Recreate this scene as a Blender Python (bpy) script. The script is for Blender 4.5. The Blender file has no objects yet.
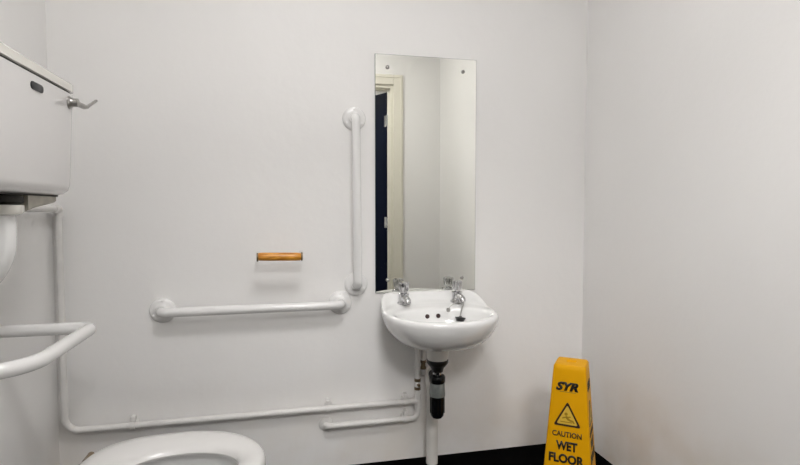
import bpy, bmesh, math, random
from mathutils import Vector, Matrix

scene = bpy.context.scene
R = math.radians
random.seed(4)

# ------------------------------------------------------------------ camera
cam_d = bpy.data.cameras.new('camera')
cam_d.sensor_width = 36.0
cam_d.lens = 521 * 36 / 800
cam_d.clip_start = 0.01
cam = bpy.data.objects.new('camera', cam_d)
cam.location = (0.0, -2.018, 1.02)
cam.rotation_euler = (R(90 - 2.7), 0, R(-12.8))
scene.collection.objects.link(cam)
scene.camera = cam

# ------------------------------------------------------------------ world and exposure
world = bpy.data.worlds.new('world')
scene.world = world
world.use_nodes = True
world.node_tree.nodes['Background'].inputs[0].default_value = (1.0, 0.985, 0.97, 1)
world.node_tree.nodes['Background'].inputs[1].default_value = 0.15
vs = scene.view_settings
vs.view_transform = 'Standard'
vs.look = 'None'
vs.gamma = 1.0
vs.use_curve_mapping = False
vs.exposure = 1.25
LAMP_STRENGTH = 11.5
HALL_FILL_STRENGTH = 18.0
LAMP_POS = (0.20, -1.40, 2.40)
LAMP_COL = (1.0, 0.982, 0.975)

# ------------------------------------------------------------------ helpers
COL = scene.collection


def tag(o, label=None, cat=None, group=None, kind=None):
    if label: o['label'] = label
    if cat: o['category'] = cat
    if group: o['group'] = group
    if kind: o['kind'] = kind
    return o


def thing(name, label, cat, loc, group=None):
    o = bpy.data.objects.new(name, None)
    o.empty_display_size = 0.05
    o.location = loc
    COL.objects.link(o)
    return tag(o, label, cat, group)


def base_of(p):
    v = Vector((0, 0, 0))
    while p is not None:
        v += p.location
        p = p.parent
    return v


def obj(name, bm, m, parent=None, smooth=True, label=None):
    """link a bmesh given in room coordinates as one mesh object"""
    off = base_of(parent)
    bmesh.ops.translate(bm, verts=bm.verts, vec=-off)
    bmesh.ops.recalc_face_normals(bm, faces=bm.faces)
    me = bpy.data.meshes.new(name)
    bm.to_mesh(me)
    bm.free()
    me.materials.append(m)
    if smooth:
        for p in me.polygons:
            p.use_smooth = True
        try:
            me.set_sharp_from_angle(angle=R(40))
        except Exception:
            pass
    o = bpy.data.objects.new(name, me)
    COL.objects.link(o)
    if parent is not None:
        o.parent = parent
    if label:
        o['label'] = label
    return o


def box(bm, lo, hi, bev=0.0, seg=2):
    r = bmesh.ops.create_cube(bm, size=1.0)
    vs_ = r['verts']
    for v in vs_:
        v.co = Vector([lo[i] + (v.co[i] + .5) * (hi[i] - lo[i]) for i in range(3)])
    if bev > 0:
        es = list({e for v in vs_ for e in v.link_edges})
        bmesh.ops.bevel(bm, geom=es, offset=bev, segments=seg, profile=0.5, affect='EDGES')
    return bm


def newbox(lo, hi, bev=0.0, seg=2):
    return box(bmesh.new(), lo, hi, bev, seg)


def fillet(pts, rad, n=8):
    pts = [Vector(p) for p in pts]
    out = [pts[0]]
    for i in range(1, len(pts) - 1):
        p0, p1, p2 = pts[i - 1], pts[i], pts[i + 1]
        a = (p0 - p1); b = (p2 - p1)
        la, lb = a.length, b.length
        a.normalize(); b.normalize()
        ang = a.angle(b)
        if ang > R(176):
            out.append(p1); continue
        rr = rad[i - 1] if isinstance(rad, (list, tuple)) else rad
        t = min(rr / math.tan(ang / 2), la * .49, lb * .49)
        rr = t * math.tan(ang / 2)
        c = p1 + (a + b).normalized() * (rr / math.sin(ang / 2))
        s = p1 + a * t - c; e = p1 + b * t - c
        ax = s.cross(e).normalized(); tot = s.angle(e)
        for k in range(n + 1):
            out.append(c + Matrix.Rotation(tot * k / n, 3, ax) @ s)
    out.append(pts[-1])
    return out


def tube(bm, pts, r, rad=0.03, seg=18, n=8, cap=True):
    path = fillet(pts, rad, n)
    rings = []
    T = (path[1] - path[0]).normalized()
    ref = Vector((0, 0, 1)) if abs(T.z) < .9 else Vector((1, 0, 0))
    N = T.cross(ref).normalized()
    for i, p in enumerate(path):
        if i == 0: t = (path[1] - path[0])
        elif i == len(path) - 1: t = (path[-1] - path[-2])
        else: t = (path[i + 1] - p).normalized() + (p - path[i - 1]).normalized()
        t.normalize()
        N = (N - t * N.dot(t)).normalized()
        B = t.cross(N)
        rr = r(i / (len(path) - 1)) if callable(r) else r
        rings.append([bm.verts.new(p + (N * math.cos(2 * math.pi * k / seg) + B * math.sin(2 * math.pi * k / seg)) * rr) for k in range(seg)])
    for a, b in zip(rings, rings[1:]):
        for k in range(seg):
            bm.faces.new((a[k], a[(k + 1) % seg], b[(k + 1) % seg], b[k]))
    if cap:
        bm.faces.new(rings[0]); bm.faces.new(rings[-1])
    return bm


def newtube(*a, **k):
    return tube(bmesh.new(), *a, **k)


def lathe(bm, prof, org, axis=(0, 0, 1), seg=28):
    """prof: list of (radius, height along axis)"""
    ax = Vector(axis).normalized(); org = Vector(org)
    ref = Vector((0, 0, 1)) if abs(ax.z) < .9 else Vector((1, 0, 0))
    N = ax.cross(ref).normalized(); B = ax.cross(N)
    rings = []
    for r, h in prof:
        c = org + ax * h
        if r < 1e-6:
            rings.append([bm.verts.new(c)])
        else:
            rings.append([bm.verts.new(c + (N * math.cos(2 * math.pi * k / seg) + B * math.sin(2 * math.pi * k / seg)) * r) for k in range(seg)])
    for a, b in zip(rings, rings[1:]):
        if len(a) == 1 and len(b) == 1: continue
        for k in range(seg):
            k2 = (k + 1) % seg
            if len(a) == 1: bm.faces.new((a[0], b[k2], b[k]))
            elif len(b) == 1: bm.faces.new((a[k], a[k2], b[0]))
            else: bm.faces.new((a[k], a[k2], b[k2], b[k]))
    if len(rings[0]) > 1: bm.faces.new(rings[0])
    if len(rings[-1]) > 1: bm.faces.new(rings[-1])
    return bm


def newlathe(*a, **k):
    return lathe(bmesh.new(), *a, **k)


def loft(rings, cap0=True, cap1=True):
    bm = bmesh.new()
    vr = [[bm.verts.new(p) for p in r] for r in rings]
    n = len(vr[0])
    for a, b in zip(vr, vr[1:]):
        for k in range(n):
            bm.faces.new((a[k], a[(k + 1) % n], b[(k + 1) % n], b[k]))
    if cap0: bm.faces.new(vr[0])
    if cap1: bm.faces.new(vr[-1])
    return bm


def lerp(a, b, t): return a + (b - a) * t


def sstep(a, b, x):
    t = max(0.0, min(1.0, (x - a) / (b - a)))
    return t * t * (3 - 2 * t)


# ------------------------------------------------------------------ materials
def mat(name, col, rough=0.5, metal=0.0, bump=0.0, bscale=60.0, var=0.0, vscale=6.0, coat=0.0, col2=None, trans=0.0, spec=0.5):
    m = bpy.data.materials.new(name)
    m.use_nodes = True
    nt = m.node_tree
    b = nt.nodes['Principled BSDF']
    b.inputs['Roughness'].default_value = rough
    b.inputs['Metallic'].default_value = metal
    b.inputs['Coat Weight'].default_value = coat
    b.inputs['Coat Roughness'].default_value = 0.08
    b.inputs['Specular IOR Level'].default_value = spec
    b.inputs['Transmission Weight'].default_value = trans
    tc = nt.nodes.new('ShaderNodeTexCoord')
    nz = nt.nodes.new('ShaderNodeTexNoise')
    nz.inputs['Scale'].default_value = vscale
    nz.inputs['Detail'].default_value = 6
    nt.links.new(tc.outputs['Object'], nz.inputs['Vector'])
    rp = nt.nodes.new('ShaderNodeValToRGB')
    c2 = col2 or tuple(c * (1 - var) for c in col)
    rp.color_ramp.elements[0].position = 0.35
    rp.color_ramp.elements[1].position = 0.65
    rp.color_ramp.elements[0].color = (*c2, 1)
    rp.color_ramp.elements[1].color = (*col, 1)
    nt.links.new(nz.outputs['Fac'], rp.inputs['Fac'])
    nt.links.new(rp.outputs['Color'], b.inputs['Base Color'])
    if bump > 0:
        n2 = nt.nodes.new('ShaderNodeTexNoise')
        n2.inputs['Scale'].default_value = bscale
        n2.inputs['Detail'].default_value = 4
        nt.links.new(tc.outputs['Object'], n2.inputs['Vector'])
        bp = nt.nodes.new('ShaderNodeBump')
        bp.inputs['Strength'].default_value = bump
        bp.inputs['Distance'].default_value = 0.01
        nt.links.new(n2.outputs['Fac'], bp.inputs['Height'])
        nt.links.new(bp.outputs['Normal'], b.inputs['Normal'])
    return m


def wall_paint(name, col, dirt):
    """emulsion paint with shallow relief and patchy grime splashed up from the floor"""
    m = mat(name, col, rough=0.5, bump=0.10, bscale=22.0, var=0.02, vscale=2.2, spec=0.35)
    nt = m.node_tree
    b = nt.nodes['Principled BSDF']
    rp = next(n for n in nt.nodes if n.type == 'VALTORGB')
    tc = next(n for n in nt.nodes if n.type == 'TEX_COORD')
    sep = nt.nodes.new('ShaderNodeSeparateXYZ')
    nt.links.new(tc.outputs['Object'], sep.inputs[0])
    nz = nt.nodes.new('ShaderNodeTexNoise')
    nz.inputs['Scale'].default_value = 3.5
    nz.inputs['Detail'].default_value = 7
    nt.links.new(tc.outputs['Object'], nz.inputs['Vector'])
    mr = nt.nodes.new('ShaderNodeMapRange')
    mr.inputs['From Min'].default_value = 0.42
    mr.inputs['From Max'].default_value = 0.0
    nt.links.new(sep.outputs['Z'], mr.inputs['Value'])
    n2 = nt.nodes.new('ShaderNodeMapRange')
    n2.inputs['From Min'].default_value = 0.42
    n2.inputs['From Max'].default_value = 0.66
    nt.links.new(nz.outputs['Fac'], n2.inputs['Value'])
    mu = nt.nodes.new('ShaderNodeMath'); mu.operation = 'MULTIPLY'
    nt.links.new(mr.outputs[0], mu.inputs[0]); nt.links.new(n2.outputs[0], mu.inputs[1])
    m2 = nt.nodes.new('ShaderNodeMath'); m2.operation = 'MULTIPLY'; m2.inputs[1].default_value = dirt
    nt.links.new(mu.outputs[0], m2.inputs[0])
    mx = nt.nodes.new('ShaderNodeMix'); mx.data_type = 'RGBA'
    nt.links.new(m2.outputs[0], mx.inputs['Factor'])
    nt.links.new(rp.outputs['Color'], mx.inputs['A'])
    mx.inputs['B'].default_value = (0.62, 0.50, 0.34, 1)
    nt.links.new(mx.outputs['Result'], b.inputs['Base Color'])
    return m


M = {}
M['wall'] = wall_paint('white_wall_paint', (0.90, 0.89, 0.876), 0.25)
M['wall_r'] = wall_paint('white_wall_paint_grubby', (0.90, 0.89, 0.876), 0.5)
M['ceil'] = mat('ceiling_paint', (0.88, 0.87, 0.86), 0.7, bump=.1, bscale=30)
M['floor'] = mat('black_safety_vinyl', (0.0012, 0.0012, 0.0014), 0.8, bump=.2, bscale=300, col2=(0.0004, 0.0004, 0.0004), vscale=220, spec=.02)
M['ceramic'] = mat('white_glazed_ceramic', (0.86, 0.86, 0.85), 0.12, coat=.6, var=.01)
M['cistern'] = mat('white_glazed_cistern', (0.80, 0.785, 0.775), 0.16, coat=.5, var=.015)
M['lid'] = mat('aged_cream_ceramic', (0.84, 0.82, 0.76), 0.2, coat=.4, var=.03)
M['seat'] = mat('white_seat_plastic', (0.69, 0.68, 0.665), 0.25, coat=.3, var=.01)
M['rail'] = mat('white_powder_coat', (0.84, 0.835, 0.825), 0.25, coat=.3, var=.01)
M['pipe'] = mat('white_painted_pipe', (0.80, 0.785, 0.76), 0.35, bump=.15, bscale=80, var=.05, vscale=20)
M['plastic'] = mat('white_pvc', (0.78, 0.76, 0.72), 0.35, var=.06, vscale=14)
M['cream'] = mat('cream_gloss_paint', (0.80, 0.77, 0.67), 0.3, bump=.05, bscale=60, var=.03)
M['aged'] = mat('aged_grey_plastic', (0.50, 0.47, 0.40), 0.5, var=.2, vscale=30)
M['chrome'] = mat('chrome', (0.60, 0.60, 0.61), 0.09, metal=1, var=.05, vscale=40)
M['steel'] = mat('dull_steel', (0.45, 0.44, 0.42), 0.3, metal=1, var=.2, vscale=60)
M['brass'] = mat('tarnished_brass', (0.24, 0.18, 0.11), 0.4, metal=.7, var=.3, vscale=60)
M['black'] = mat('black_rubber', (0.006, 0.006, 0.006), 0.4, var=.3, vscale=30)
M['blackgloss'] = mat('black_glossy_plastic', (0.005, 0.0055, 0.006), 0.22, spec=.3, coat=.0, var=.3, vscale=30)
M['smoke'] = mat('smoky_clear_plastic', (0.20, 0.22, 0.21), 0.15, coat=.5, var=.3, vscale=40)
M['hole'] = mat('rusty_dark_opening', (0.03, 0.006, 0.004), 0.6, var=.3, vscale=50)
M['badge'] = mat('dark_badge', (0.03, 0.032, 0.035), 0.4, var=.3, vscale=90)
M['gap'] = mat('dark_gasket_and_gap_shade', (0.018, 0.015, 0.010), 0.7, var=.4, vscale=50)
M['yellow'] = mat('yellow_cone_plastic', (0.79, 0.385, 0.001), 0.5, var=.04, vscale=12, bump=.05, bscale=60, spec=.15)
M['print'] = mat('black_print', (0.012, 0.009, 0.006), 0.5, var=.2, vscale=40)
M['brownprint'] = mat('dark_brown_print', (0.035, 0.015, 0.006), 0.5, var=.2, vscale=40)
M['figure'] = mat('worn_olive_print', (0.42, 0.24, 0.01), 0.5, var=.2, vscale=60)
M['paletri'] = mat('faded_yellow_print', (0.74, 0.49, 0.05), 0.5, var=.05, vscale=40)
M['navy'] = mat('navy_door_paint', (0.006, 0.009, 0.022), 0.6, var=.15, vscale=5, spec=.03)
M['hall'] = mat('hall_paint', (0.72, 0.71, 0.69), 0.7, var=.05)
M['mirror'] = mat('mirror_silver', (0.86, 0.865, 0.82), 0.01, metal=1, var=.01, vscale=2)
M['edge'] = mat('mirror_glass_edge', (0.12, 0.15, 0.13), 0.2, var=.1)

# wooden roller: grain stretched along the bar
mw = bpy.data.materials.new('varnished_wood')
mw.use_nodes = True
nt = mw.node_tree
b = nt.nodes['Principled BSDF']
tc = nt.nodes.new('ShaderNodeTexCoord'); mp = nt.nodes.new('ShaderNodeMapping')
mp.inputs['Scale'].default_value = (12, 120, 120)
nz = nt.nodes.new('ShaderNodeTexNoise'); nz.inputs['Scale'].default_value = 1.5; nz.inputs['Detail'].default_value = 5
rp = nt.nodes.new('ShaderNodeValToRGB')
rp.color_ramp.elements[0].position = .35; rp.color_ramp.elements[0].color = (0.45, 0.15, 0.010, 1)
rp.color_ramp.elements[1].position = .62; rp.color_ramp.elements[1].color = (0.82, 0.38, 0.05, 1)
nt.links.new(tc.outputs['Object'], mp.inputs[0]); nt.links.new(mp.outputs[0], nz.inputs['Vector'])
nt.links.new(nz.outputs['Fac'], rp.inputs['Fac']); nt.links.new(rp.outputs['Color'], b.inputs['Base Color'])
b.inputs['Roughness'].default_value = .3
M['wood'] = mw

# room lamp diffuser, and the added fill panel in the hall
for key, st in (('lit', LAMP_STRENGTH), ('hall_fill', HALL_FILL_STRENGTH)):
    ml = bpy.data.materials.new(key + '_diffuser')
    ml.use_nodes = True
    nt = ml.node_tree
    em = nt.nodes.new('ShaderNodeEmission')
    em.inputs[0].default_value = (*LAMP_COL, 1)
    em.inputs[1].default_value = st
    nt.links.new(em.outputs[0], nt.nodes['Material Output'].inputs[0])
    M[key] = ml

# ------------------------------------------------------------------ room shell
XL, XR, YF, ZC = -0.772, 1.274, -2.12, 2.42
WT = 0.12


def struct(name, bm, m, parent=None, smooth=False):
    o = obj(name, bm, m, parent, smooth)
    if parent is None:
        o['kind'] = 'structure'
    return o


struct('floor', newbox((-1.7, -4.0, -0.1), (2.2, WT, 0)), M['floor'])
struct('ceiling', newbox((-1.7, -4.0, ZC), (2.2, WT, ZC + .1)), M['ceil'])
struct('wall_back', newbox((XL - WT, 0, 0), (XR + WT, WT, ZC)), M['wall'])
struct('wall_left', newbox((XL - WT, YF, 0), (XL, 0, ZC)), M['wall'])
struct('wall_right', newbox((XR, YF, 0), (XR + WT, 0, ZC)), M['wall_r'])
DX0, DX1, DZ = -0.05, 0.885, 2.005            # door opening in the wall behind the camera
bm = newbox((XL - WT, YF - WT, 0), (DX0, YF, ZC))
box(bm, (DX1, YF - WT, 0), (XR + WT, YF, ZC))
box(bm, (DX0, YF - WT, DZ), (DX1, YF, ZC))
struct('wall_front', bm, M['wall'])
# unseen hall added beyond the doorway, spreads the panel's fill light
HY, HX0, HX1 = -3.9, -1.6, 2.1
bm = newbox((HX0 - .1, HY - .1, 0), (HX1 + .1, HY, ZC))
box(bm, (HX0 - .1, HY, 0), (HX0, YF - WT, ZC))
box(bm, (HX1, HY, 0), (HX1 + .1, YF - WT, ZC))
box(bm, (HX0, YF - WT, 0), (XL - WT, YF - WT + .1, ZC))
box(bm, (XR + WT, YF - WT, 0), (HX1, YF - WT + .1, ZC))
struct('wall_hall', bm, M['hall'])
# architrave round the door
AW, AT = 0.075, 0.018
bm = newbox((DX1 - .004, YF, 0), (DX1 + AW, YF + AT, DZ + AW), .004)
box(bm, (DX0 - AW, YF, 0), (DX0 + .004, YF + AT, DZ + AW), .004)
box(bm, (DX0 + .004, YF, DZ - .004), (DX1 - .004, YF + AT, DZ + AW), .004)
for s in (0.05,):                             # moulded ridges
    box(bm, (DX1 + s, YF + AT - .001, 0), (DX1 + s + .012, YF + AT + .006, DZ + s + .012), .002)
    box(bm, (DX0 - s - .012, YF + AT - .001, 0), (DX0 - s, YF + AT + .006, DZ + s + .012), .002)
    box(bm, (DX0 - s, YF + AT - .001, DZ + s), (DX1 + s, YF + AT + .006, DZ + s + .012), .002)
struct('trim_1', bm, M['cream'])
# door: lining, leaf swung out into the hall, hinges, handle
door = bpy.data.objects.new('door_1', None)
door.location = (DX1, YF - WT, 0)
COL.objects.link(door)
door['kind'] = 'structure'
bm = newbox((DX1 - .028, YF - WT, 0), (DX1, YF, DZ))
box(bm, (DX0, YF - WT, 0), (DX0 + .028, YF, DZ))
box(bm, (DX0 + .028, YF - WT, DZ - .028), (DX1 - .028, YF, DZ))
box(bm, (DX1 - .036, YF - WT + .06, 0), (DX1 - .028, YF - .03, DZ - .028))
box(bm, (DX0 + .028, YF - WT + .045, 0), (DX0 + .042, YF - .03, DZ - .028))
box(bm, (DX0 + .042, YF - WT + .045, DZ - .042), (DX1 - .042, YF - .03, DZ - .028))
obj('lining', bm, M['cream'], door, False)
DA = R(62)                                         # how far the leaf stands open
hxp, hyp = DX1 - .030, YF - WT - .004
ld = Vector((-math.cos(DA), -math.sin(DA), 0)); ln = Vector((-math.sin(DA), math.cos(DA), 0))


def leaf_bm(a0, a1, n0, n1, z0, z1, bev):
    bm = newbox((a0, n0, z0), (a1, n1, z1), bev)
    for v in bm.verts:
        v.co = Vector((hxp, hyp, 0)) + ld * v.co.x - ln * v.co.y + Vector((0, 0, v.co.z))
    return bm


leaf = obj('leaf', leaf_bm(.004, .86, 0, .042, .008, DZ - .034, .002), M['navy'], door, False)
for z in (.25, .90, 1.735):
    bm = leaf_bm(.0, .032, -.003, 0, z - .045, z + .045, .0006)
    tube(bm, [(hxp - .004, hyp + .008, z - .045), (hxp - .004, hyp + .008, z + .045)], .0065)
    box(bm, (hxp - .006, hyp + .004, z - .045), (hxp + .0025, hyp + .038, z + .045), .0006)
    obj('hinge', bm, M['chrome'], door)
hb = Vector((hxp, hyp, 1.0)) + ld * .80
bm = newlathe([(.026, 0), (.026, .008), (.01, .009), (.01, .045)], hb, ln)
tube(bm, [hb + ln * .045, hb + ln * .048 - ld * .12], .009)
obj('handle', bm, M['chrome'], leaf)

# ceiling lamp: the light of the room
lx, ly, lz = LAMP_POS
lamp = thing('ceiling_lamp', 'round white flush ceiling lamp lighting the washroom from above', 'lamp', (lx, ly, ZC))
obj('base', newlathe([(.265, 0), (.265, -.022), (.25, -.026)], (lx, ly, ZC)), M['plastic'], lamp)
obj('diffuser', newlathe([(.25, -.024), (.245, -.05), (.20, -.075), (.11, -.09), (0, -.094)], (lx, ly, ZC), seg=40), M['lit'], lamp)

hl = thing('hall_fill_panel', 'square unseen light panel added in the hall to brighten the lower walls', 'lamp', (.25, -3.15, ZC))  # added out of view: fills the dark lower walls through the doorway
obj('base', newbox((-.07, -3.47, ZC - .03), (.57, -2.83, ZC)), M['plastic'], hl, False)
obj('diffuser', newbox((-.05, -3.45, ZC - .036), (.55, -2.85, ZC - .028)), M['hall_fill'], hl, False)

# ------------------------------------------------------------------ mirror
mx0, mx1, mz0, mz1 = .358, .774, .684, 1.616
mir = thing('wall_mirror', 'tall frameless mirror screwed to the wall above the basin', 'mirror', ((mx0 + mx1) / 2, 0, mz0))
obj('backing', newbox((mx0, -.0045, mz0), (mx1, 0, mz1)), M['edge'], mir, False)
obj('glass', newbox((mx0 + .0012, -.0062, mz0 + .0012), (mx1 - .0012, -.0045, mz1 - .0012)), M['mirror'], mir, False)
for x in (mx0 + .049, mx1 - .058):
    for z in (.735, 1.566):
        obj('screw_cap', newlathe([(.0075, 0), (.0075, .002), (.005, .005), (0, .006)], (x, -.006, z), (0, -1, 0)), M['steel'], mir)

# ------------------------------------------------------------------ grab rails
def rail(name, label, a, b, group, off=.055, r=.0165):
    a = Vector(a); b = Vector(b)
    t = thing(name, label, 'grab rail', a, group)
    o = Vector((0, -off, 0))
    obj('tube', newtube([a + Vector((0, -.004, 0)), a + o, b + o, b + Vector((0, -.004, 0))], r, rad=.034, seg=24, n=10), M['rail'], t)
    for p in (a, b):
        f = obj('flange', newlathe([(.045, 0), (.045, .005), (.042, .010), (.034, .013), (.025, .0145), (.0215, .018), (.019, .024)], p, (0, -1, 0), seg=36), M['rail'], t)
        for an in (90, 210, 330):
            q = p + Vector((math.cos(R(an)) * .0345, -.0115, math.sin(R(an)) * .0345))
            obj('screw', newlathe([(.0042, 0), (.0042, .0022), (.002, .003)], q, (0, -1, 0), seg=10), M['rail'], f)
    return t


G = 'white grab rails on the back wall'
rail('grab_rail', 'white horizontal grab rail on the back wall below the toilet roll holder', (-.423, 0, .650), (.219, 0, .652), G)
rail('grab_rail', 'white vertical grab rail on the wall beside the mirror', (.281, 0, .722), (.276, 0, 1.363), G)

# backrest rail on the left wall (looped tube)
t = thing('backrest_rail', 'white looped support rail on the left wall below the cistern', 'grab rail', (XL, -.65, .688))
ya, yb, zr, xo = -.43, -.838, .688, -.515
obj('tube', newtube([(XL + .004, ya, zr), (xo, ya, zr), (xo, yb, zr), (XL + .004, yb, zr)], .0165, rad=[.032, .11], seg=24, n=12), M['rail'], t)
for y in (ya, yb):
    obj('flange', newlathe([(.045, 0), (.045, .005), (.042, .010), (.034, .013), (.025, .0145), (.0215, .018), (.019, .024)], (XL, y, zr), (1, 0, 0), seg=36), M['rail'], t)

# ------------------------------------------------------------------ toilet roll holder
hx0, hx1, hz, hy = -.083, .068, .846, -.108
t = thing('toilet_roll_holder', 'toilet roll holder with an orange-brown wooden roller and no paper', 'roll holder', ((hx0 + hx1) / 2, 0, hz))
bm = newlathe([(.0, 0), (.011, .0), (.0140, .004), (.0148, .02), (.0148, .131), (.0140, .147), (.011, .151), (0, .151)], (hx0, hy, hz + .001), (1, 0, -.02), seg=24)
obj('roller', bm, M['wood'], t, label='varnished orange-brown wooden roller')
for s, x in ((0, hx0 - .004), (1, hx1 + .002)):
    bm = newbox((x, hy - .008, hz - .014), (x + .003, -.002, hz - .002), .001)
    box(bm, (x - .006, -.003, hz - .022), (x + .009, 0, hz + .012), .001)
    obj('arm', bm, M['rail'], t)
    obj('end_cap', newlathe([(.0155, 0), (.0155, .005), (.013, .006)], (x - (.0005 if s == 0 else .003), hy, hz - .001), (1, 0, 0), seg=20), M['brass'], t, label='dark metal end cap')

# ------------------------------------------------------------------ wash basin
bx, by = .569, -.170
basin = thing('wash_basin', 'white ceramic wall-hung wash basin with two chrome taps', 'basin', (bx, 0, .50))
NS = 96


def oplan(th, s, keepback=True):
    c, sn = math.cos(th), math.sin(th)
    if sn < 0:
        n = 2.25
        a, b_ = .211, .226
    else:
        n = 6.0
        a, b_ = .211, .170
    k = (abs(c / a) ** n + abs(sn / b_) ** n) ** (-1 / n)
    x, y = c * k, sn * k
    if sn > 0:
        x *= 1 - .12 * (y / .17) ** 2
        ys = max(s, .99) if keepback and s > .3 else s
        return Vector((bx + x * s, by + y * ys, 0))
    return Vector((bx + x * s, by + y * s, 0))


def iplan(th, s):
    return Vector((bx + math.cos(th) * .176 * s, -.236 + math.sin(th) * (.118 if math.sin(th) > 0 else .130) * s, 0))


def ringz(fn, z, lift=0.0):
    out = []
    for k in range(NS):
        th = 2 * math.pi * k / NS
        p = fn(th)
        p.z = z + lift * sstep(-.17, -.008, p.y)
        out.append(p)
    return out


rings = []
for s, z in ((.14, .510), (.34, .510), (.52, .515), (.68, .527), (.80, .544), (.90, .568), (.965, .595), (.995, .617), (1.0, .626)):
    rings.append(ringz(lambda th, s=s: oplan(th, s), z, .045 * sstep(.55, .634, z)))
rings.append(ringz(lambda th: oplan(th, .993), .6335, .050))
rings.append(ringz(lambda th: oplan(th, .975), .6370, .050))
for tt, lf in ((.14, .047), (.26, .024), (.36, .013), (.6, .009), (.85, .002)):
    rings.append(ringz(lambda th, tt=tt: oplan(th, .975).lerp(iplan(th, 1.03), tt), lerp(.637, .641, math.sin(min(1, tt * 1.2) * 1.57)) - .003 * tt, lf))
for s, z in ((1.03, .6365), (1.0, .6335), (.975, .626), (.95, .609), (.90, .588), (.80, .562), (.62, .545), (.40, .537), (.2, .533), (.12, .531)):
    rings.append(ringz(lambda th, s=s: iplan(th, s), z))
obj('bowl', loft(rings), M['ceramic'], basin)
# waste outlet ring
wo = obj('waste_outlet', newlathe([(.026, 0), (.030, .002), (.029, .004), (.019, .003)], (bx, -.236, .5305)), M['chrome'], basin)
obj('drain_hole', newlathe([(.018, 0), (.018, .0012), (0, .0012)], (bx, -.236, .5325)), M['hole'], wo)
# overflow holes in the back of the bowl
for x in (.536, .580):
    obj('overflow_hole', newlathe([(.0085, -.006), (.0085, .0015), (0, .0015)], (x, -.1245 - (x - bx) ** 2 * 2.2, .608), (0, -1, .35), seg=20), M['hole'], basin)


def tap(x, y, z, turn):
    tp = obj('tap', newlathe([(.027, 0), (.027, .005), (.022, .009), (.019, .016), (.019, .034), (.021, .036), (.021, .041), (.013, .044), (.013, .050)], (x, y, z)), M['chrome'], basin)
    bm = newtube([(x, y, z + .022), (x, y - .040, z + .025), (x, y - .064, z + .022), (x, y - .067, z + .012)], lambda q: .0145 - .0025 * q, rad=.02, seg=18)
    obj('spout', bm, M['chrome'], tp)
    bm = newlathe([(.010, .048), (.017, .050), (.0195, .058), (.0205, .074), (.0215, .080), (.018, .085), (.006, .087), (0, .087)], (x, y, z), seg=24)
    for v in bm.verts:                                   # fluted grip
        d = Vector((v.co.x - x, v.co.y - y, 0))
        if .055 < v.co.z - z < .082 and d.length > .012:
            k = round((math.atan2(d.y, d.x) + turn) / (2 * math.pi) * 24)
            if k % 3 == 0:
                v.co.x = x + d.x * .80; v.co.y = y + d.y * .80
    obj('handle', bm, M['chrome'], tp)
    return tp


tap(.461, -.055, .647, 0)
tap(.677, -.060, .647, .3)
# plug on its chain, looped over the right tap
pc = bmesh.new()
tube(pc, [(.677, -.139, .662), (.672, -.150, .652), (.664, -.152, .64), (.658, -.154, .612)], .0013, rad=.006, seg=8)
tube(pc, [(.662, -.098, .668), (.640, -.135, .655), (.620, -.150, .648), (.612, -.155, .640)], .0013, rad=.006, seg=8)
tube(pc, [(.662, -.098, .668), (.664, -.115, .675), (.677, -.130, .677), (.677, -.139, .662)], .0013, rad=.006, seg=8)
for k in range(26):
    q = k / 25
    p = Vector((.672, -.150, .650)).lerp(Vector((.658, -.154, .612)), q)
    bmesh.ops.create_uvsphere(pc, u_segments=6, v_segments=4, radius=.0019, matrix=Matrix.Translation(p))
ch = obj('plug_chain', pc, M['steel'], basin)
obj('chain_stay', newlathe([(0, -.010), (.006, -.007), (.008, 0), (.006, .006), (0, .008)], (.610, -.157, .636), (0, 0, 1), seg=14), M['steel'], ch)
obj('plug', newlathe([(.014, -.004), (.0175, .006), (.020, .008), (.020, .011), (.008, .0125), (.003, .016), (0, .016)], (.657, -.156, .594), (.15, .1, 1), seg=22), M['black'], basin, label='black rubber plug')

# ------------------------------------------------------------------ bottle trap and waste pipe
tx, ty = .565, -.165
trap = thing('bottle_trap', 'black bottle trap with a white nut under the basin', 'waste trap', (tx, ty, .228))

obj('waste_nut', newlathe([(.036, .5095), (.041, .506), (.042, .470), (.038, .453), (.034, .452)], (tx, ty, 0), seg=32), M['plastic'], trap, label='white plastic waste nut')
obj('washer', newlathe([(.034, .454), (.041, .452), (.0415, .442), (.034, .432), (.024, .420), (.021, .406)], (tx, ty, 0), seg=32), M['black'], trap)
obj('tailpiece', newlathe([(.0165, .42), (.0165, .37)], (tx, ty, 0)), M['chrome'], trap)
bm = newlathe([(.018, .396), (.027, .392), (.030, .386), (.030, .368), (.027, .364)], (tx, ty, 0), seg=28)
obj('collar', bm, M['blackgloss'], trap)
obj('sight_band', newlathe([(.0255, .366), (.0275, .362), (.030, .326), (.030, .314), (.0265, .312)], (tx, ty, 0), seg=28), M['smoke'], trap, label='smoky grey clear band')
bm = newlathe([(.0265, .314), (.0265, .257), (.0245, .240), (.018, .231), (0, .228)], (tx, ty, 0), seg=28)
for k in range(14):                                       # gripping ribs
    a = 2 * math.pi * k / 14
    px, py = tx + .0262 * math.cos(a), ty + .0262 * math.sin(a)
    tube(bm, [(px, py, .25), (px, py, .309)], .0022, seg=6)
obj('cup', bm, M['blackgloss'], trap)
obj('outlet', newtube([(tx, ty + .02, .372), (tx + .006, -.0885, .372)], .0185, seg=20), M['blackgloss'], trap)

wp = thing('waste_pipe', 'thick white waste pipe running from the trap down to the floor', 'pipe', (.577, -.054, 0))
obj('pipe', newtube([(.577, -.054, 0), (.577, -.054, .335)], .0235, seg=28), M['plastic'], wp)
bm = newtube([(.577, -.054, .318), (.577, -.054, .372), (.574, -.0882, .372)], .0275, rad=.028, seg=28)
obj('elbow', bm, M['plastic'], wp)

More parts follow.
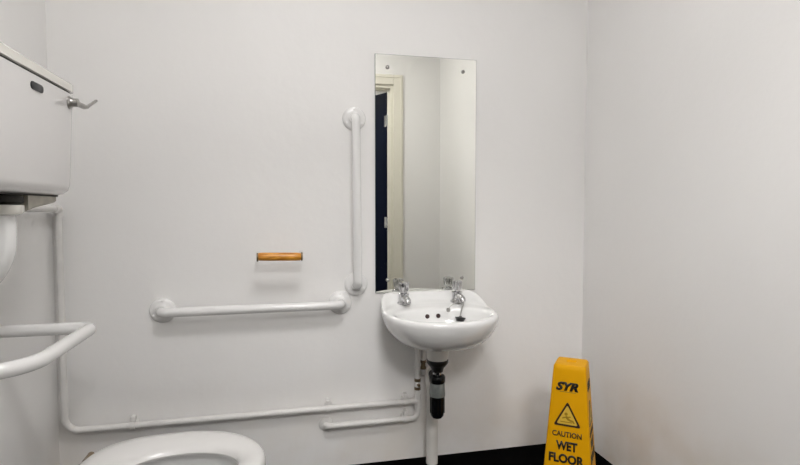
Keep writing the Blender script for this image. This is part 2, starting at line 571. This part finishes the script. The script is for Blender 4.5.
# ------------------------------------------------------------------ supply pipes
sp = thing('water_supply_pipe', 'white painted cold water pipe along the back wall and up to the cistern', 'pipe', (.161, 0, .175))
PR, PO = .0115, -.026
vx = .525
obj('pipe_run', newtube([(.161, -.001, .175), (.161, PO, .175), (vx, PO, .178), (vx, PO, .5075)], PR, rad=[.014, .024], seg=18), M['pipe'], sp, label='white pipe from the wall flange up to the basin')
cx = -.742
obj('pipe_run', newtube([(vx, PO, .247), (cx, PO, .243), (cx, PO, 1.018), (cx, -.40, 1.020), (-.66, -.485, 1.030), (-.66, -.519, 1.030)], PR, rad=[.048, .022, .06, .03], seg=18), M['pipe'], sp, label='long white pipe from the basin to the cistern')
bm = newtube([(vx - .026, PO, .247), (vx, PO, .247)], .0138, seg=18)
tube(bm, [(vx, PO, .222), (vx, PO, .272)], .0138, seg=18)
obj('tee_fitting', bm, M['pipe'], sp)
obj('elbow_fitting', newtube([(cx, PO, .985), (cx, PO, 1.018), (cx, PO - .04, 1.018)], .0145, rad=.018, seg=18), M['pipe'], sp)
obj('wall_flange', newlathe([(.028, 0), (.027, .004), (.019, .008), (.012, .009)], (.161, -.0006, .175), (0, -1, 0)), M['pipe'], sp)
for x, z in ((-.525, .244), (.169, .246), (.475, .247), (.475, .178)):
    bm = newtube([(x - .008, PO, z), (x + .008, PO, z)], .0155, seg=18)
    box(bm, (x - .014, PO + .004, z - .016), (x + .014, -.0006, z + .016), .004)
    box(bm, (x - .008, PO - .006, z + .008), (x + .008, -.002, z + .032), .004)
    obj('pipe_clip', bm, M['pipe'], sp)
bm = newlathe([(.013, 0), (.013, .012), (.0105, .012), (.0105, .034), (.013, .034), (.013, .046)], (vx, PO, .292), seg=8)
lathe(bm, [(.006, 0), (.006, .014), (.004, .016)], (vx, PO - .008, .315), (0, -1, 0), seg=12)
obj('isolating_valve', bm, M['brass'], sp, label='tarnished brass isolating valve')

hp = thing('tap_supply_pipe', 'short white supply pipe with brass valve between the vertical pipe and bottle trap', 'pipe', (.551, 0, .352))
obj('pipe', newtube([(.551, -.001, .352), (.551, -.018, .352), (.548, -.018, .5075)], .0085, rad=.012, seg=16), M['pipe'], hp)
bm = newlathe([(.0115, 0), (.0115, .010), (.0095, .010), (.0095, .026), (.0115, .026), (.0115, .036)], (.5505, -.018, .372), seg=8)
obj('isolating_valve', bm, M['brass'], hp)
obj('wall_flange', newlathe([(.016, 0), (.015, .004), (.010, .008)], (.551, -.0006, .352), (0, -1, 0)), M['pipe'], hp)
obj('backnut', newlathe([(.0155, .508), (.0155, .482), (.010, .478)], (.548, -.018, 0), seg=6), M['black'], hp, label='black plastic backnut')

# ------------------------------------------------------------------ cistern
cf, cy, ch_ = -.525, -.712, .240                    # front plane, centre, half width
ct = thing('toilet_cistern', 'white ceramic cistern high on the left wall with chrome lever', 'cistern', (XL, cy, 1.02))


def rrect(x0, x1, y0, y1, r, z, n=6):
    out = []
    for (qx, qy, a0) in ((x1 - r, y1 - r, 0), (x0 + .006, y1 - .006, 90), (x0 + .006, y0 + .006, 180), (x1 - r, y0 + r, 270)):
        rr = r if a0 in (0, 270) else .006
        for k in range(n + 1):
            a = R(a0 + 90 * k / n)
            out.append(Vector((qx + rr * math.cos(a), qy + rr * math.sin(a), z)))
    return out


rg = []
for z, ins, fin in ((1.052, .036, .030), (1.055, .028, .020), (1.064, .021, .010), (1.080, .017, .006), (1.20, .008, .003), (1.312, 0, 0)):
    rg.append(rrect(XL, cf - fin, cy - ch_ + ins, cy + ch_ - ins, .030, z))
obj('tank', loft(rg), M['cistern'], ct)
obj('lid_shadow_gap', loft([rrect(XL, cf - .005, cy - ch_ + .005, cy + ch_ - .005, .03, 1.311), rrect(XL, cf - .005, cy - ch_ + .005, cy + ch_ - .005, .03, 1.319)]), M['gap'], ct, label='dark painted shadow gap under the lid')  # dark strip paints the line of shade below the lid
rg = []
for z, e in ((1.3180, .001), (1.3185, .002), (1.337, .002), (1.341, -.002), (1.344, -.03), (1.346, -.09)):
    rg.append(rrect(XL, cf + e, cy - ch_ - e, cy + ch_ + e, .034, z))
obj('lid', loft(rg), M['lid'], ct, label='cream aged ceramic lid')
# badge: a small plate with rounded ends
rg = []
for x, e in ((cf - .006, 0), (cf + .0012, 0), (cf + .002, .0012)):
    ring = []
    for sy, a0 in ((1, -90), (-1, 90)):
        for k in range(9):
            a = R(a0 + 180 * k / 8)
            ring.append(Vector((x, -.702 + sy * .021 + math.cos(a) * (.0088 - e), 1.287 + math.sin(a) * (.0088 - e))))
    rg.append(ring)
obj('badge', loft(rg), M['badge'], ct, label='small dark maker badge')
# flush lever
ly_ = -.520
lv = obj('flush_lever', newlathe([(.0165, 0), (.0165, .005), (.013, .009), (.0105, .012), (.0105, .024), (.006, .026)], (cf - .004, ly_, 1.289), (1, 0, 0), seg=24), M['steel'], ct, label='chrome flush lever')
obj('lever_arm', newtube([(cf + .016, ly_, 1.287), (cf + .025, ly_ + .030, 1.284), (cf + .025, ly_ + .048, 1.288), (cf + .024, ly_ + .122, 1.318)], lambda q: .0070 - .0030 * q, rad=.02, seg=12), M['steel'], lv)
# fitting slung under the tank
rg = []
for y, d in ((cy + .035, .041), (cy + .05, .038), (cy + .07, .034), (cy + .13, .027), (cy + .185, .020)):
    rg.append([Vector((XL + .03, y, 1.049)), Vector((-.560, y, 1.049)), Vector((-.560, y, 1.054 - d + .004)), Vector((-.564, y, 1.054 - d)), Vector((XL + .03, y, 1.054 - d))])
obj('underside', loft(rg), M['aged'], ct, label='grey fitting under the tank')
obj('tank_joint', newbox((XL + .02, cy - .16, 1.0485), (-.557, cy + .19, 1.0535)), M['gap'], ct, False, label='dark joint line')
bm = newlathe([(.040, 0), (.041, -.003), (.041, -.014), (.036, -.0185)], (-.594, cy - .01, 1.0465), seg=28)
for k in range(14):
    a = 2 * math.pi * k / 14
    lathe(bm, [(.004, 0), (.004, -.0005), (0, -.001)], (-.594 + .039 * math.cos(a), cy - .01 + .039 * math.sin(a), 1.033), seg=6)
obj('gasket', bm, M['gap'], ct, label='dark ragged rubber gasket')

fp = thing('flush_pipe', 'white plastic flush pipe bending down below the cistern', 'pipe', (-.594, cy - .01, .40))
obj('pipe', newtube([(-.594, cy - .01, 1.0268), (-.594, cy - .01, .90), (-.735, cy - .01, .76), (-.735, -.74, .325), (-.694, -.742, .325)], .0265, rad=[.12, .08, .03], seg=28, n=12), M['ceramic'], fp)
obj('nut', newlathe([(.033, 1.0272), (.042, 1.0262), (.042, 1.012), (.038, 1.006), (.030, 1.004)], (-.594, cy - .01, 0), seg=16), M['lid'], fp)

# ------------------------------------------------------------------ toilet
tyc, txc = -.750, -.250
wc = thing('toilet', 'white ceramic toilet pan with open white plastic seat', 'toilet', (txc, tyc, 0))


def splan(th, ax, ay, z, cx_=txc, back=0.14, sup=False):
    c, s = math.cos(th), math.sin(th)
    e = 2 / 2.8 if (sup and c < 0) else 1.0
    w = 1 - back * max(0.0, -c) ** 2
    return Vector((cx_ + math.copysign(abs(c) ** e, c) * ax, tyc + math.copysign(abs(s) ** e, s) * ay * w, z))


def pring(ax, ay, z, cx_=txc, back=.14, n=72):
    return [splan(2 * math.pi * k / n, ax, ay, z, cx_, back) for k in range(n)]


# pan: foot, body, rim, inner bowl
rg = [pring(.20, .105, 0, -.36), pring(.20, .105, .02, -.36), pring(.185, .092, .06, -.37), pring(.18, .09, .16, -.37),
      pring(.19, .115, .24, -.34), pring(.21, .150, .31, -.30), pring(.212, .170, .355, -.27), pring(.214, .176, .378, -.264), pring(.214, .176, .396, -.264),
      pring(.208, .170, .401, -.264), pring(.170, .128, .401, -.245), pring(.163, .121, .396, -.245), pring(.165, .123, .375, -.245), pring(.158, .116, .33, -.245), pring(.12, .085, .26, -.25), pring(.07, .05, .215, -.27), pring(.03, .02, .205, -.27)]
obj('pan', loft(rg), M['ceramic'], wc)
rg = []
for y0, z in ((.07, .18), (.075, .30), (.085, .36), (.088, .390), (.082, .397)):
    rg.append([Vector((-.689, tyc - y0 * .7, z)), Vector((-.42, tyc - y0, z)), Vector((-.42, tyc + y0, z)), Vector((-.689, tyc + y0 * .7, z))])
obj('pan_back', loft(rg), M['ceramic'], wc)
obj('water', loft([pring(.075, .055, .222, -.268), pring(.075, .055, .224, -.268)]), M['ceramic'], wc)
# seat: a domed ring
prof = [(0.0, .404), (0.0, .414), (.05, .424), (.16, .431), (.38, .4335), (.62, .431), (.85, .424), (.96, .417), (1.0, .410), (.97, .404)]
rg = []
for tt, z in prof:
    rg.append([splan(2 * math.pi * k / 72, .215, .187, z, -.258, -.03, True).lerp(splan(2 * math.pi * k / 72, .132, .087, z, -.240, .0), tt) for k in range(72)])
rg.append(rg[0])
obj('seat', loft(rg, False, False), M['seat'], wc)
for s in (-1, 1):
    bm = newtube([(-.456, tyc + s * .085 - .020, .421), (-.456, tyc + s * .085 + .020, .421)], .0085, seg=16)
    lathe(bm, [(.014, 0), (.014, .004), (.007, .006), (.007, .02)], (-.456, tyc + s * .085, .400), seg=16)
    obj('hinge', bm, M['brass'], wc, label='dull metal seat hinge')

# ------------------------------------------------------------------ wet floor cone
CH, cyaw = .486, R(-38)
ccx, ccy = .980, -.402
cone = thing('wet_floor_cone', 'yellow four-sided caution wet floor cone standing in the corner', 'warning cone', (ccx, ccy, 0))
rot = Matrix.Rotation(cyaw, 3, 'Z')


def sq(h, z, r, n=4):
    out = []
    for qx, qy, a0 in ((1, 1, 0), (-1, 1, 90), (-1, -1, 180), (1, -1, 270)):
        for k in range(n + 1):
            a = R(a0 + 90 * k / n)
            out.append(Vector((ccx, ccy, 0)) + rot @ Vector((qx * (h - r) + r * math.cos(a), qy * (h - r) + r * math.sin(a), z)))
    return out


HT, HB = .0525, .0872                                    # half widths of the taper at top and floor


def hw(z): return lerp(HB, HT, z / CH)


rg = [sq(.112, 0, .02), sq(.112, .008, .02), sq(.104, .014, .018), sq(hw(.022), .022, .008)]
for z in (.1, .2, .3, .4, .466):
    rg.append(sq(hw(z), z, .008))
rg += [sq(.0530, .478, .009), sq(.0490, .4845, .010), sq(.040, .486, .010), sq(.018, .486, .008), sq(.014, .480, .008), sq(.006, .479, .003)]
obj('body', loft(rg), M['yellow'], cone)


def face_xf(k):
    """frame on cone face k (0 front, 1 right): u along the face, v up the slope, n outward"""
    r2 = rot @ Matrix.Rotation(R(90 * k), 3, 'Z')
    slope = (HB - HT) / CH
    u = r2 @ Vector((1, 0, 0))
    v = (r2 @ Vector((0, slope, 1))).normalized()
    n = u.cross(v).normalized()
    o = Vector((ccx, ccy, 0)) + r2 @ Vector((0, -HB, 0))
    return o, u, v, n


def put(o3, k, pts_faces, zc, lift=.0008):
    pass


def text_bm(body, size, width, bold, shear=0.0):
    cu = bpy.data.curves.new('t', 'FONT')
    cu.body = body
    cu.size = size
    cu.align_x = 'CENTER'
    cu.offset = bold
    cu.shear = shear
    cu.resolution_u = 3
    to = bpy.data.objects.new('t', cu)
    COL.objects.link(to)
    dg = bpy.context.evaluated_depsgraph_get()
    dg.update()
    me = bpy.data.meshes.new_from_object(to.evaluated_get(dg))
    bm = bmesh.new()
    bm.from_mesh(me)
    bpy.data.objects.remove(to)
    bpy.data.curves.remove(cu)
    bpy.data.meshes.remove(me)
    xs = [v.co.x for v in bm.verts]
    x0, x1 = min(xs), max(xs)
    for v in bm.verts:
        v.co.x = (v.co.x - (x0 + x1) / 2) * width / (x1 - x0)
    return bm


def stick(bm, k, z, name, m, thick=.0006, lift=.0004, dx=-.003):
    o, u, v, n = face_xf(k)
    r = bmesh.ops.extrude_face_region(bm, geom=bm.faces[:])
    top = [e for e in r['geom'] if isinstance(e, bmesh.types.BMVert)]
    tops = set(top)
    for vert in bm.verts:
        x, y = vert.co.x + dx, vert.co.y
        h = lift + (thick if vert in tops else -.001)
        vert.co = o + u * x + v * (z / v.z + y) + n * h
    return obj(name, bm, m, cone, False)


def tri_bm(w, h, r0):
    """triangle outline band"""
    bm = bmesh.new()
    P = [Vector((-w / 2, 0, 0)), Vector((w / 2, 0, 0)), Vector((0, h, 0))]
    c = (P[0] + P[1] + P[2]) / 3
    def corner(sc):
        out = []
        for i in range(3):
            p = c + (P[i] - c) * sc
            a = c + (P[i - 1] - c) * sc; b_ = c + (P[(i + 1) % 3] - c) * sc
            q0 = p.lerp(a, r0); q1 = p.lerp(b_, r0)
            for t in (0, .25, .5, .75, 1):
                out.append(q0.lerp(p, t).lerp(p.lerp(q1, t), t))
        return out
    return bm, corner


def ink(k):
    stick(text_bm('SYR', .037, .074, .0022, .30), k, .401, 'logo_lettering', M['print'], dx=-.006)
    bm = bmesh.new(); box(bm, (-.027, 0, 0), (.027, .0026, .0001)); bmesh.ops.delete(bm, geom=[f for f in bm.faces if f.calc_center_median().z < .00005 or abs(f.normal.z) < .5], context='FACES')
    stick(bm, k, .394, 'logo_underline', M['figure'])
    bm, corner = tri_bm(.090, .084, .10)
    a = [bm.verts.new(p) for p in corner(1.0)]
    b_ = [bm.verts.new(p) for p in corner(.78)]
    n = len(a)
    for i in range(n):
        bm.faces.new((a[i], a[(i + 1) % n], b_[(i + 1) % n], b_[i]))
    stick(bm, k, .280, 'warning_triangle', M['brownprint'])
    bm, corner = tri_bm(.090, .084, .10)
    bm.faces.new([bm.verts.new(p) for p in corner(.775)])
    stick(bm, k, .280, 'triangle_field', M['paletri'], thick=.0003)
    # slipping figure: head, trunk, limbs, puddle line
    bm = bmesh.new()
    bm.faces.new([bm.verts.new((-.004 + .0055 * math.cos(R(a)), .041 + .0055 * math.sin(R(a)), 0)) for a in range(0, 360, 30)])
    def stroke(x0, y0, x1, y1, w):
        d = Vector((x1 - x0, y1 - y0, 0)).normalized(); q = Vector((-d.y, d.x, 0)) * w / 2
        p0, p1 = Vector((x0, y0, 0)), Vector((x1, y1, 0))
        bm.faces.new([bm.verts.new(p) for p in (p0 - q, p1 - q, p1 + q, p0 + q)])
    stroke(-.004, .033, .006, .022, .008)
    stroke(.006, .022, .020, .019, .006)
    stroke(.018, .020, .023, .013, .005)
    stroke(-.003, .032, -.016, .026, .004)
    stroke(.0, .031, .011, .033, .004)
    stroke(-.022, .0145, .016, .0145, .003)
    stick(bm, k, .280, 'slipping_figure', M['figure'], thick=.0007)
    stick(text_bm('CAUTION', .025, .096, .0006), k, .244, 'caution_lettering', M['brownprint'])
    stick(text_bm('WET', .040, .070, .0018), k, .200, 'wet_lettering', M['print'])
    stick(text_bm('FLOOR', .040, .115, .0018), k, .157, 'floor_lettering', M['print'])


ink(0)
ink(1)
